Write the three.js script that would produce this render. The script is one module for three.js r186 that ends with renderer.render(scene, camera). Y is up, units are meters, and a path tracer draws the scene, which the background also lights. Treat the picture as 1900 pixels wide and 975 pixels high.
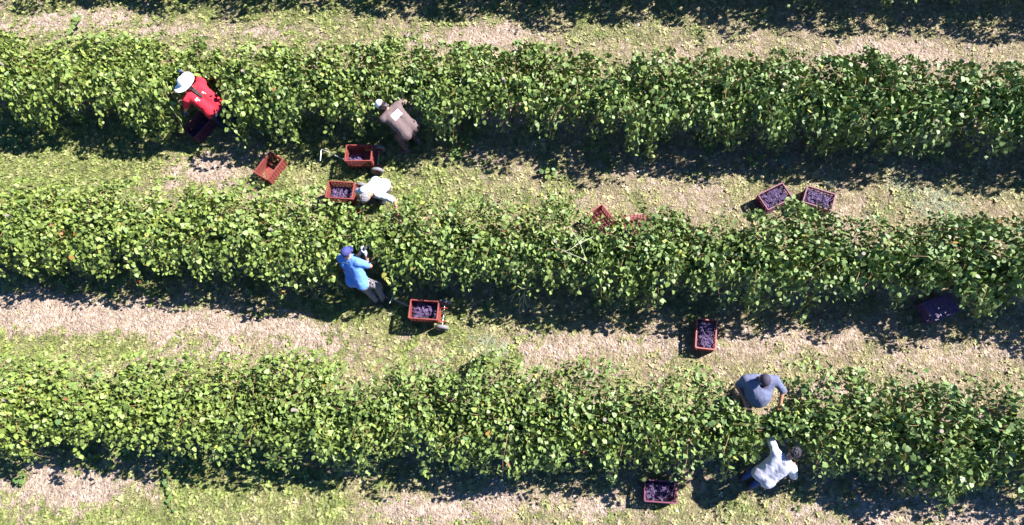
import * as THREE from 'three';
import { Sky } from 'three/addons/objects/Sky.js';
import { mergeGeometries, toCreasedNormals } from 'three/addons/utils/BufferGeometryUtils.js';
import { createNoise2D, createNoise3D, createNoise4D } from 'simplex-noise';

// ---------- camera, sky, sun, exposure ----------
const V = (x, y, z) => new THREE.Vector3(x, y, z);
const scene = new THREE.Scene();
const FOCAL = 1284, HEIGHT = 13.9;
const camera = new THREE.PerspectiveCamera(2 * Math.atan(487.5 / FOCAL) * 180 / Math.PI, 1900 / 975, 0.1, 1500);
// plumb line of the drone in camera axes (right, down, forward): it hovers over the lower right of the view
const PLUMB = V(100, 402.5, FOCAL).normalize();
const AX = V(1, 0, 0).addScaledVector(PLUMB, -PLUMB.x).normalize(), AZ = PLUMB.clone().cross(AX);
camera.position.set(0, HEIGHT, 0);
{
  const w = (r, d, f) => V(r * AX.x + d * AX.y + f * AX.z, -(r * PLUMB.x + d * PLUMB.y + f * PLUMB.z), r * AZ.x + d * AZ.y + f * AZ.z);
  camera.quaternion.setFromRotationMatrix(new THREE.Matrix4().makeBasis(w(1, 0, 0), w(0, -1, 0), w(0, 0, -1)));
}
const SUN = V(1.0, 1.0, -0.42).normalize();
const sky = new Sky(); sky.name = 'sky'; sky.scale.setScalar(1000);
Object.assign(sky.userData, { kind: 'structure', label: 'clear blue summer sky', category: 'sky' });
sky.material.uniforms.sunPosition.value.copy(SUN);
sky.material.uniforms.turbidity.value = 1.5; sky.material.uniforms.rayleigh.value = 1.0;
sky.material.uniforms.mieCoefficient.value = 0.004;
if (sky.material.uniforms.cloudCoverage) sky.material.uniforms.cloudCoverage.value = 0;
scene.add(sky); scene.environmentIntensity = 0.1;
const sun = new THREE.DirectionalLight(new THREE.Color(1, 0.965, 0.915), 5);
sun.position.copy(SUN).multiplyScalar(40).add(V(0, 0, -5)); sun.target.position.set(0, 0, -5);
sun.castShadow = true; sun.shadow.mapSize.set(4096, 4096);
Object.assign(sun.shadow.camera, { left: -18, right: 18, top: 18, bottom: -18, near: 1, far: 90 });
scene.add(sun, sun.target);
const renderer = new THREE.WebGLRenderer();
renderer.toneMapping = THREE.LinearToneMapping; renderer.toneMappingExposure = 3.2; renderer.shadowMap.enabled = true;

// ---------- helpers ----------
let seed = 7;
const rnd = () => { seed = (seed + 0x6d2b79f5) | 0; let t = Math.imul(seed ^ (seed >>> 15), 1 | seed); t = (t + Math.imul(t ^ (t >>> 7), 61 | t)) ^ t; return ((t ^ (t >>> 14)) >>> 0) / 4294967296; };
const rr = (a, b) => a + (b - a) * rnd();
const gauss = () => (rnd() + rnd() + rnd() + rnd() - 2) * 1.0;
const n2 = createNoise2D(rnd), n3 = createNoise3D(rnd), n4 = createNoise4D(rnd);
const fbm = (x, z, f, o = 3) => { let s = 0, a = 1, t = 0; for (let i = 0; i < o; i++) { s += a * n2(x * f + 7 * i, z * f - 3 * i); t += a; a *= 0.5; f *= 2.1; } return s / t; };
const clamp = (v, a = 0, b = 1) => Math.min(b, Math.max(a, v)), lerp = (a, b, t) => a + (b - a) * t;
const sstep = (a, b, x) => { const t = clamp((x - a) / (b - a)); return t * t * (3 - 2 * t); };
// place measured in the survey picture -> metres on the level h
const at = (px, py, h = 0) => { const r = V(px - 950, py - 487.5, FOCAL), k = (HEIGHT - h) / r.dot(PLUMB); return V(r.dot(AX) * k, h, r.dot(AZ) * k); };
const taken = new Map();
const numbered = (n) => { const k = taken.get(n) || 0; taken.set(n, k + 1); return k ? n + '_' + String(k).padStart(3, '0') : n; };
const shadows = (o) => { o.castShadow = o.receiveShadow = true; return o; };
function mesh(name, geo, mat, parent) { const m = shadows(new THREE.Mesh(geo, mat)); m.name = parent ? name : numbered(name); (parent || scene).add(m); return m; }
function tag(o, label, category, group, kind) { o.userData.label = label; o.userData.category = category; if (group) o.userData.group = group; if (kind) o.userData.kind = kind; return o; }
function thing(name, label, category, pos, group) { const g = new THREE.Group(); g.name = numbered(name); g.position.copy(pos); scene.add(g); return tag(g, label, category, group); }
const mat = (r, g, b, rough = 0.8, o = {}) => new THREE.MeshPhysicalMaterial({ color: new THREE.Color().setRGB(r, g, b), roughness: rough, side: THREE.DoubleSide, ...o });
const box = (w, h, d, x = 0, y = 0, z = 0) => new THREE.BoxGeometry(w, h, d).translate(x, y, z);
const tube = (pts, r, seg = 16, rad = 7) => new THREE.TubeGeometry(new THREE.CatmullRomCurve3(pts, false, 'catmullrom', 0.3), seg, r, rad, false);
const join = (list) => mergeGeometries(list.map((g) => { const h = g.index ? g.toNonIndexed() : g; for (const k of Object.keys(h.attributes)) if (!['position', 'normal', 'uv'].includes(k)) h.deleteAttribute(k); return h; }));
function noiseTex(n, f, { lo = 0, hi = 255, ridged = false, srgb = false, tint } = {}) {
  const d = new Uint8Array(n * n * 4);
  for (let j = 0; j < n; j++) for (let i = 0; i < n; i++) {
    const a = i / n * Math.PI * 2, b = j / n * Math.PI * 2, R = f / 6.283;
    let s = 0, am = 1, t = 0, ff = 1;
    for (let k = 0; k < 5; k++) { // tileable
      const v = n4(Math.cos(a) * R * ff + k * 9, Math.sin(a) * R * ff, Math.cos(b) * R * ff, Math.sin(b) * R * ff);
      s += am * (ridged ? 1 - 2 * Math.abs(v) : v); t += am; am *= 0.62; ff *= 2.1;
    }
    const v = clamp(0.5 + 0.5 * s / t * 1.3), c = lo + (hi - lo) * v, o = (j * n + i) * 4;
    d[o] = c * (tint ? lerp(tint[0], 1, v) : 1); d[o + 1] = c * (tint ? lerp(tint[1], 1, v) : 1); d[o + 2] = c * (tint ? lerp(tint[2], 1, v) : 1); d[o + 3] = 255;
  }
  const t = new THREE.DataTexture(d, n, n); t.wrapS = t.wrapT = THREE.RepeatWrapping; t.magFilter = THREE.LinearFilter; t.minFilter = THREE.LinearMipmapLinearFilter; t.generateMipmaps = true;
  if (srgb) t.colorSpace = THREE.SRGBColorSpace; t.needsUpdate = true; return t;
}

// ---------- the ground ----------
const ROWS = [ // line of each vine row: z = z0 + slope * x
  { z0: -11.6, s: 0.095, x0: -15.5, x1: 12.2 },
  { z0: -7.8, s: 0.08, x0: -14.0, x1: 11.2 },
  { z0: -4.3, s: 0.075, x0: -13.0, x1: 10.6 },
  { z0: -1.0, s: 0.04, x0: -12.2, x1: 9.9 },
];
const rowZ = (r, x) => r.z0 + r.s * x + 0.05 * n2(x * 0.4, r.z0);
// bare trodden soil: [px, py, half width, half height, strength]
const BARE = [[120, 590, 260, 30, 0.9], [330, 600, 220, 26, 0.85], [560, 615, 130, 24, 0.75], [30, 560, 140, 26, 0.6], [390, 318, 85, 34, 1.1], [880, 72, 110, 22, 1.0], [1640, 98, 130, 26, 0.9], [1740, 120, 60, 14, 0.6],
  [130, 38, 130, 22, 0.85], [330, 58, 90, 14, 0.7], [480, 62, 60, 16, 0.8], [1180, 640, 150, 26, 0.65], [1480, 625, 170, 26, 0.6], [1800, 650, 140, 34, 0.65], [1010, 650, 90, 26, 0.6], [1560, 725, 110, 14, 0.7], [760, 945, 130, 30, 0.85],
  [900, 930, 90, 30, 0.6], [80, 890, 90, 34, 0.75], [130, 920, 70, 34, 0.8], [260, 900, 90, 30, 0.55], [1080, 940, 120, 26, 0.6], [1600, 950, 180, 30, 0.6], [1820, 960, 90, 30, 0.7], [930, 300, 90, 30, 0.45], [1230, 330, 140, 30, 0.4], [770, 640, 60, 22, 0.5], [420, 655, 90, 18, 0.8], [600, 650, 60, 18, 0.6]]
  .map(([px, py, w, h, k]) => { const c = at(px, py), e = at(px + w, py), f = at(px, py + h); return [c.x, c.z, e.distanceTo(c), f.distanceTo(c), k]; });
const LUSH = [[110, 310, 190, 60, 0.6], [560, 300, 60, 60, 0.35], [700, 320, 130, 60, 0.6], [880, 350, 140, 40, 0.3], [700, 600, 110, 50, 0.45], [1850, 350, 90, 40, 0.5], [560, 20, 140, 24, 0.35], [1150, 40, 160, 40, 0.3], [1750, 50, 200, 30, 0.2], [430, 900, 160, 50, 0.4], [240, 960, 120, 30, 0.5], [560, 940, 140, 40, 0.4], [1340, 945, 90, 24, 0.5], [70, 650, 140, 30, 0.4], [860, 640, 100, 40, 0.3]]
  .map(([px, py, w, h, k]) => { const c = at(px, py), e = at(px + w, py), f = at(px, py + h); return [c.x, c.z, e.distanceTo(c), f.distanceTo(c), k]; });
const blob = (list, x, z) => { let s = 0; for (const [cx, cz, rx, rz, k] of list) { const q = ((x - cx) / rx) ** 2 + ((z - cz) / rz) ** 2; if (q < 6) s += k * Math.exp(-q * 0.9); } return s; };
const rowNear = (x, z) => { let d = 9; for (const r of ROWS) d = Math.min(d, Math.abs(z - (r.z0 + r.s * x))); return d; };
const cover = (x, z) => clamp(0.84 + 0.5 * fbm(x, z, 0.75, 3) + 0.38 * n2(x * 3.1, z * 3.6) + 0.16 * n2(x * 8, z * 8) + blob(LUSH, x, z) - blob(BARE, x, z) - 0.5 * sstep(0.5, 0.2, rowNear(x, z)), 0, 1.2);
const green = (x, z) => clamp(0.45 + 0.7 * fbm(x + 40, z - 11, 0.8, 3) + 0.7 * blob(LUSH, x, z) - 0.035 * x, 0, 1);
const groundY = (x, z) => { const near = sstep(24, 14, Math.hypot(x, z + 5)); return near * (0.03 * fbm(x, z, 0.5, 2) + 0.016 * fbm(x + 9, z, 3.2, 3) * (1.2 - 0.5 * cover(x, z)) + 0.05 * sstep(0.6, 0.1, rowNear(x, z))); };
{
  const axis = (a, b, step, far) => { const l = [a]; let s = step; while (l[0] > -far) { s *= 1.22; l.unshift(l[0] - s); } for (let v = a + step; v < b; v += step) l.push(v); l.push(b); s = step; while (l[l.length - 1] < far) { s *= 1.22; l.push(l[l.length - 1] + s); } return l; };
  const xs = axis(-15, 12, 0.06, 420), zs = axis(-13, 2, 0.06, 420), nx = xs.length, nz = zs.length;
  const pos = new Float32Array(nx * nz * 3), col = new Float32Array(nx * nz * 3), uv = new Float32Array(nx * nz * 2), idx = new Uint32Array((nx - 1) * (nz - 1) * 6);
  let k = 0;
  for (let j = 0; j < nz; j++) for (let i = 0; i < nx; i++) {
    const x = xs[i], z = zs[j], q = j * nx + i;
    pos.set([x, groundY(x, z), z], q * 3); uv.set([x / 2.6, z / 2.6], q * 2);
    const c = cover(x, z), m = 0.5 + 0.5 * fbm(x - 5, z + 30, 1.3, 4), g = green(x, z);
    const d = lerp(0.75, 1.12, m), t = clamp(c * 1.1 - 0.15);
    col.set([d * lerp(0.68, lerp(0.42, 0.25, g), t), d * lerp(0.55, lerp(0.34, 0.23, g), t), d * lerp(0.48, lerp(0.24, 0.11, g), t)], q * 3);
    if (i < nx - 1 && j < nz - 1) { idx.set([q, q + nx, q + 1, q + 1, q + nx, q + nx + 1], k); k += 6; }
  }
  const g = new THREE.BufferGeometry();
  g.setAttribute('position', new THREE.BufferAttribute(pos, 3)); g.setAttribute('color', new THREE.BufferAttribute(col, 3)); g.setAttribute('uv', new THREE.BufferAttribute(uv, 2)); g.setIndex(new THREE.BufferAttribute(idx, 1)); g.computeVertexNormals();
  const soil = new THREE.MeshStandardMaterial({ color: 0xffffff, vertexColors: true, roughness: 1, map: noiseTex(1024, 22, { lo: 125, hi: 255, srgb: true, tint: [0.95, 0.88, 0.8] }), bumpMap: noiseTex(1024, 24, { ridged: true }), bumpScale: 0.05 });
  const gm = mesh('ground', g, soil); tag(gm, 'dry pinkish soil of the vineyard between the rows', 'ground', null, 'structure');
}

// ---------- leaves ----------
// outline of a vine leaf, stalk at the origin, tip at +y
const LEAF = (() => {
  const half = [[0.22, -0.08], [0.47, 0.16], [0.36, 0.62]], o = [[0, 0.02], ...half, [0, 1.0], ...half.slice().reverse().map(([x, y]) => [-x, y])];
  return o;
})();
const SIMPLE = [[0, 0], [0.26, 0.25], [0.28, 0.6], [0, 1], [-0.28, 0.6], [-0.26, 0.25]];
class Sprays { // leaves of one vine as copies of a few leaf shapes
  constructor() { this.l = []; }
  add(o, tip, nor, size, color) { this.l.push([o, tip, nor, size, color]); return this; }
  build(origin, parent) {
    const n = SHAPES.length, M = new THREE.Matrix4(), c = new THREE.Color(), pick = Math.floor(rnd() * n);
    for (let h = 0; h < 2; h++) {
      const part = this.l.filter((_, k) => k % 2 === h), im = shadows(new THREE.InstancedMesh(SHAPES[(pick + h * 2 + 1) % n], leafMatI, part.length)); im.name = 'foliage'; im.userData.kind = 'stuff';
      part.forEach(([o, tip, nor, size, col], k) => { const y = tip.clone().normalize(), x = y.clone().cross(nor).normalize(), z = x.clone().cross(y); M.makeBasis(x, y, z).scale(V(size * (0.85 + 0.3 * ((k * 7) % 10) / 10), size, size)).setPosition(o.x - origin.x, o.y - origin.y, o.z - origin.z); im.setMatrixAt(k, M); im.setColorAt(k, c.setRGB(col[0], col[1], col[2])); });
      parent.add(im);
    }
  }
}
class Leaves { // many leaves in one mesh
  constructor() { this.p = []; this.c = []; this.i = []; }
  add(o, tip, nor, size, color, shape = LEAF, fold = 0.3, curl = 0.18) {
    const y = tip.clone().normalize(), x = y.clone().cross(nor).normalize(), z = x.clone().cross(y), b = this.p.length / 3, n = shape.length;
    const put = (u, v) => { const w = -fold * Math.abs(u) - curl * v * v + 0.06 * Math.sin(u * 9 + size * 400); this.p.push(o.x + size * (x.x * u + y.x * v + z.x * w), o.y + size * (x.y * u + y.y * v + z.y * w), o.z + size * (x.z * u + y.z * v + z.z * w)); this.c.push(color[0], color[1], color[2]); };
    put(0, 0.38); for (const [u, v] of shape) put(u, v);
    for (let k = 0; k < n; k++) this.i.push(b, b + 1 + k, b + 1 + (k + 1) % n);
    return this;
  }
  geo(origin) {
    if (origin) for (let k = 0; k < this.p.length; k += 3) { this.p[k] -= origin.x; this.p[k + 1] -= origin.y; this.p[k + 2] -= origin.z; }
    const g = new THREE.BufferGeometry(); g.setAttribute('position', new THREE.Float32BufferAttribute(this.p, 3)); g.setAttribute('color', new THREE.Float32BufferAttribute(this.c, 3)); g.setIndex(this.i); g.computeVertexNormals(); return g;
  }
}
const leafMat = new THREE.MeshPhysicalMaterial({ vertexColors: true, roughness: 0.55, side: THREE.DoubleSide, transmission: 0.1, thickness: 0, specularIntensity: 1 });
const leafMatI = new THREE.MeshPhysicalMaterial({ color: 0xffffff, roughness: 0.55, side: THREE.DoubleSide, transmission: 0.1, thickness: 0, specularIntensity: 1 });
const SHAPES = [0.1, 0.2, 0.3, 0.4, 0.5].map((f, k) => { const g = new Leaves().add(V(0, 0, 0), V(0, 1, 0), V(0, 0, 1), 1, [1, 1, 1], LEAF, f, [0.1, 0.35, 0.2, 0.45, 0.15][k]).geo(); g.deleteAttribute('color'); return g; });
const woodMat = mat(0.16, 0.11, 0.075, 0.95, { bumpMap: noiseTex(256, 14, { ridged: true }), bumpScale: 0.006 });
const caneMat = mat(0.30, 0.17, 0.09, 0.7), wireMat = mat(0.6, 0.6, 0.6, 0.35, { metalness: 0.8 }), postMat = mat(0.24, 0.2, 0.16, 0.95);
const vineGreen = (x, z, inner = 0) => {
  const t = rnd(), y = 0.5 + 0.5 * fbm(x, z, 0.8, 2), s = rr(0.6, 1.25);
  if (t < 0.0015) return [0.3, 0.17, 0.04]; if (t < 0.012) return [0.27, 0.27, 0.05]; if (t < 0.0132) return [0.24, 0.08, 0.04];
  const warm = clamp(0.25 + 0.6 * y * rnd() - 0.028 * x, 0, 1);
  return [s * lerp(0.12, 0.215, warm), s * lerp(0.195, 0.27, warm), s * lerp(0.06, 0.045, warm)];
};
// room that the pickers have made in the leaves: [point, radius]
const CLEAR = [];
const clearAt = (px, py, h, r) => CLEAR.push([at(px, py, h), r]);
for (const [px, py, h, r] of [[341, 150, 1.6, 0.36], [365, 165, 1.5, 0.38], [378, 172, 1.3, 0.4], [395, 188, 1.2, 0.4], [405, 195, 1.05, 0.3], [400, 215, 0.9, 0.3], [415, 225, 0.5, 0.3], [360, 240, 0.4, 0.36], [356, 205, 0.9, 0.25], [335, 170, 1.2, 0.2],
  [705, 192, 1.4, 0.3], [735, 198, 1.4, 0.34], [748, 215, 1.25, 0.36], [745, 190, 1.6, 0.25], [770, 225, 1.2, 0.3], [755, 235, 0.95, 0.34], [748, 200, 1.1, 0.2], [681, 369, 1.25, 0.26], [700, 355, 1.2, 0.36], [722, 372, 1.15, 0.26], [735, 388, 1.1, 0.12],
  [641, 458, 1.65, 0.26], [652, 492, 1.35, 0.4], [672, 478, 1.4, 0.24], [682, 492, 1.3, 0.26], [668, 470, 1.5, 0.2], [665, 530, 0.9, 0.3], [700, 550, 0.3, 0.3], [1415, 695, 1.7, 0.26], [1412, 712, 1.5, 0.42], [1408, 730, 1.3, 0.42], [1405, 738, 1.1, 0.36], [1445, 735, 1.35, 0.2], [1448, 738, 1.2, 0.14], [1382, 738, 1.1, 0.14],
  [1476, 838, 1.25, 0.2], [1470, 855, 1.35, 0.34], [1445, 868, 1.3, 0.38], [1440, 872, 1.1, 0.36], [1450, 838, 1.35, 0.24], [1415, 888, 0.9, 0.36], [1442, 835, 1.15, 0.16], [640, 356, 0.4, 0.4], [632, 352, 0.8, 0.38], [632, 352, 1.15, 0.3], [1438, 358, 0.7, 0.3], [1522, 356, 0.7, 0.24], [1226, 910, 0.7, 0.4], [1118, 388, 0.3, 0.2], [1128, 427, 0.6, 0.12], [1174, 404, 0.4, 0.2], [1438, 356, 0.4, 0.28], [1522, 358, 0.4, 0.26], [1745, 570, 0.3, 0.42], [1745, 570, 0.7, 0.4], [1745, 568, 1.1, 0.34], [1118, 390, 0.7, 0.28], [1120, 385, 0.4, 0.3], [1118, 385, 1.0, 0.2], [1128, 427, 1.0, 0.14], [1128, 425, 1.3, 0.12], [1176, 403, 0.5, 0.28], [1176, 403, 0.8, 0.24], [1176, 400, 1.1, 0.18], [1176, 402, 1.4, 0.15], [1310, 622, 0.6, 0.4], [1226, 912, 0.4, 0.4]]) clearAt(px, py, h, r);
// the gap where two crates were pushed in under the leaves
const blocked = (p) => { for (const [c, r] of CLEAR) if (c.distanceToSquared(p) < r * r) return true; return false; };
const oneLeaf = new Map();
function leafGeo(c) { // a few shared single leaves
  const k = Math.floor(rnd() * 6); if (!oneLeaf.has(k)) oneLeaf.set(k, new Leaves().add(V(0, 0, 0), V(0, 1, 0), V(0, 0, 1), 1, [lerp(0.09, 0.17, k / 5), lerp(0.16, 0.23, k / 5), 0.045], LEAF, rr(0.2, 0.4), rr(0.1, 0.3)).geo()); return oneLeaf.get(k);
}
const reach = (ri, x, side) => side > 0 ? (ri === 1 ? 1.0 + 0.32 * sstep(-4, -7.5, x) : ri === 2 ? 0.94 + 0.12 * sstep(0, -5, x) - 0.14 * sstep(2, 6, x) : 1.02) : 1.0 * (1 + 0.38 * n2(x * 0.55, ri * 3.3)) + (ri === 2 ? 0.4 * Math.exp(-(((x - 4.4) / 0.9) ** 2)) : 0) + (ri === 1 ? 0.35 * Math.exp(-(((x + 3.4) / 0.6) ** 2)) : 0);
const rowNames = ['dark vine row along the top edge of the picture, mostly in shade', 'leafy vine row where the picker in red and the picker in brown work', 'leafy middle vine row where the picker in the blue shirt works', 'leafy lowest vine row between the grey shirted and white shirted pickers'];
ROWS.forEach((r, ri) => {
  const base = V((r.x0 + r.x1) / 2, 0, rowZ(r, (r.x0 + r.x1) / 2));
  const row = thing('vine_row', rowNames[ri], 'vine row', base, 'parallel rows of grapevines');
  for (const [h, off] of [[0.85, 0], [1.12, 0.05], [1.12, -0.05], [1.24, 0.02]]) {
    const pts = []; for (let x = r.x0; x <= r.x1 + 0.01; x += (r.x1 - r.x0) / 12) pts.push(V(x, h - 0.03 * Math.sin(x * 1.1) ** 2, rowZ(r, x) + off).sub(base));
    mesh('wire', tube(pts, 0.0022, 60, 5), wireMat, row);
  }
  for (let x = r.x0 + 1.7; x < r.x1; x += 5.6) mesh('post', new THREE.CylinderGeometry(0.035, 0.045, 1.5, 9).translate(x - base.x, 0.75, rowZ(r, x) - base.z), postMat, row);
  const nv = Math.round((r.x1 - r.x0) / 1.15), step = (r.x1 - r.x0) / nv;
  const single = Math.floor(290 / nv);
  for (let v = 0; v < nv; v++) {
    const cx = r.x0 + (v + 0.5) * step + rr(-0.1, 0.1), cz = rowZ(r, cx);
    const vine = new THREE.Group(); vine.name = 'grapevine'; vine.position.set(cx - base.x, 0, cz - base.z); row.add(vine);
    const O = V(cx, 0, cz);
    const lean = rr(-0.12, 0.12);
    mesh('trunk', mergeGeometries([tube([V(lean, -0.03, rr(-0.05, 0.05)), V(lean * 0.6, 0.3, 0.03), V(0, 0.62, -0.02), V(0.02, 0.86, 0)], 0.032, 10, 7), tube([V(0, 0.82, 0), V(0.3, 0.87, 0.03), V(step * 0.5, 0.86, r.s * step * 0.5)], 0.017, 8, 6), tube([V(0, 0.82, 0), V(-0.3, 0.87, -0.02), V(-step * 0.5, 0.86, -r.s * step * 0.5)], 0.017, 8, 6)]), woodMat, vine);
    const L = new Sprays(), canes = [], best = [];
    for (let k = 0; k < 150; k++) { // old shaded leaves close round the wood
      const o = V(cx + rr(-0.6, 0.6) * step, rr(0.3, 1.15), 0); o.z = rowZ(r, o.x) + gauss() * 0.26; if (blocked(o)) continue;
      const nor = V(gauss(), rr(0.1, 1), gauss()).normalize(), tip = V(gauss(), -0.8, gauss()); tip.addScaledVector(nor, -tip.dot(nor)).normalize(); L.add(o, tip, nor, rr(0.09, 0.13), vineGreen(o.x, o.z));
    }
    const shoots = ri ? 88 : 56;
    for (let s = 0; s < shoots; s++) {
      let u = (s + rnd()) / shoots * step * 1.1 - step * 0.55; u += 0.09 * Math.sin((cx + u) * 9.5 + ri * 2 + Math.sin(cx * 1.7)); const sx = cx + u;
      const side = rnd() < 0.55 ? 1 : -1, fat = 0.5 + 0.5 * n2(sx * 0.9, ri * 9 + side * 4), fine = n2(sx * 1.7 + 50, ri * 5 + side);
      let p = V(sx, 0.84, rowZ(r, sx) + side * rr(0, 0.08));
      const mid = rnd() < 0.45; let d = V(gauss() * 0.35, 1, mid ? gauss() * 0.14 : side * rr(0.05, side > 0 ? 0.46 : 0.72) + gauss() * 0.15).normalize();
      const young = rnd() < 0.05;
      const len = young ? rr(0.85, 1.2) : lerp(0.55, 1.62, clamp(0.48 + 0.8 * (fat - 0.5) + (side > 0 ? 0.65 : 0.5) * fine + rr(-0.2, 0.2))) * reach(ri, sx, side);
      const droop = young ? 0.25 : mid ? rr(1.2, 2.2) : side > 0 ? rr(1.9, 2.9) : rr(1.5, 2.4), pts = [p.clone()], st = 0.055;
      let alt = 1;
      for (let q = 0, k = 0; q < len; q += st, k++) {
        const t = q / len;
        d.y -= droop * st * (0.35 + 1.6 * t); d.z += side * (mid ? 0.25 : side > 0 ? 0.34 : 0.7) * st * (mid ? t : 1 - t); d.x += gauss() * 0.09; d.z += gauss() * 0.06; if (p.y < 0.22) d.y += 0.14;
        d.normalize(); p = p.clone().addScaledVector(d, st); pts.push(p.clone());
        if (p.y > 1.32 + 0.2 * n2(p.x * 1.5, ri * 6.1 + p.z * 1.2)) d.y = Math.min(d.y, 0.1);
        if (p.y < 0.12) break;
        const nl = rnd() < 0.75 ? 2 : 1;
        for (let e = 0; e < nl; e++) {
          alt = -alt;
          const out = V(gauss() * 0.4, 0, Math.sign(p.z - rowZ(r, p.x) || 1) * clamp(Math.abs(p.z - rowZ(r, p.x)) / 0.35, 0.1, 1)), lat = d.clone().cross(V(0, 1, 0)).normalize().multiplyScalar(alt);
          const pet = lat.multiplyScalar(rr(0.03, 0.09)).addScaledVector(out, 0.05).add(V(gauss() * 0.03, rr(0.0, 0.06), gauss() * 0.03));
          const o = p.clone().add(pet);
          if (blocked(o)) { q = len; break; }
          const nor = V(gauss() * 1.2 + 0.1, 0.42 + gauss() * 0.65, gauss() * 1.15).addScaledVector(out, 0.6).normalize();
          const tip = V(gauss() * 0.8, -0.45, gauss() * 0.5).addScaledVector(out, 0.8); tip.addScaledVector(nor, -tip.dot(nor)).normalize();
          const size = (t > 0.8 ? rr(0.045, 0.08) : rr(0.06, 0.112));
          L.add(o, tip, nor, size, vineGreen(o.x, o.z));
          if (o.y > 1.25 && size > 0.088) best.push([o.clone().add(V(0, 0.02, 0)), tip, nor, size]);
        }
      }
      if (s % 3 === 0 && pts.length > 3) canes.push(tube(pts.filter((_, k) => k % 4 === 0 || k === pts.length - 1).map((a) => a.sub(O)), 0.0045, 14, 4));
    }
    L.build(O, vine);
    mesh('cane', join(canes), caneMat, vine);
    for (let k = 0; k < single && best.length; k++) {
      const [o, tip, nor, size] = best.splice(Math.floor(rnd() * best.length), 1)[0], x = tip.clone().cross(nor).normalize();
      const m = mesh('leaf', leafGeo(), leafMat, vine); m.quaternion.setFromRotationMatrix(new THREE.Matrix4().makeBasis(x, tip, x.clone().cross(tip))); m.position.copy(o.add(nor.clone().multiplyScalar(0.03))).sub(O); m.scale.setScalar(size * 1.12);
    }
  }
});

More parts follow.
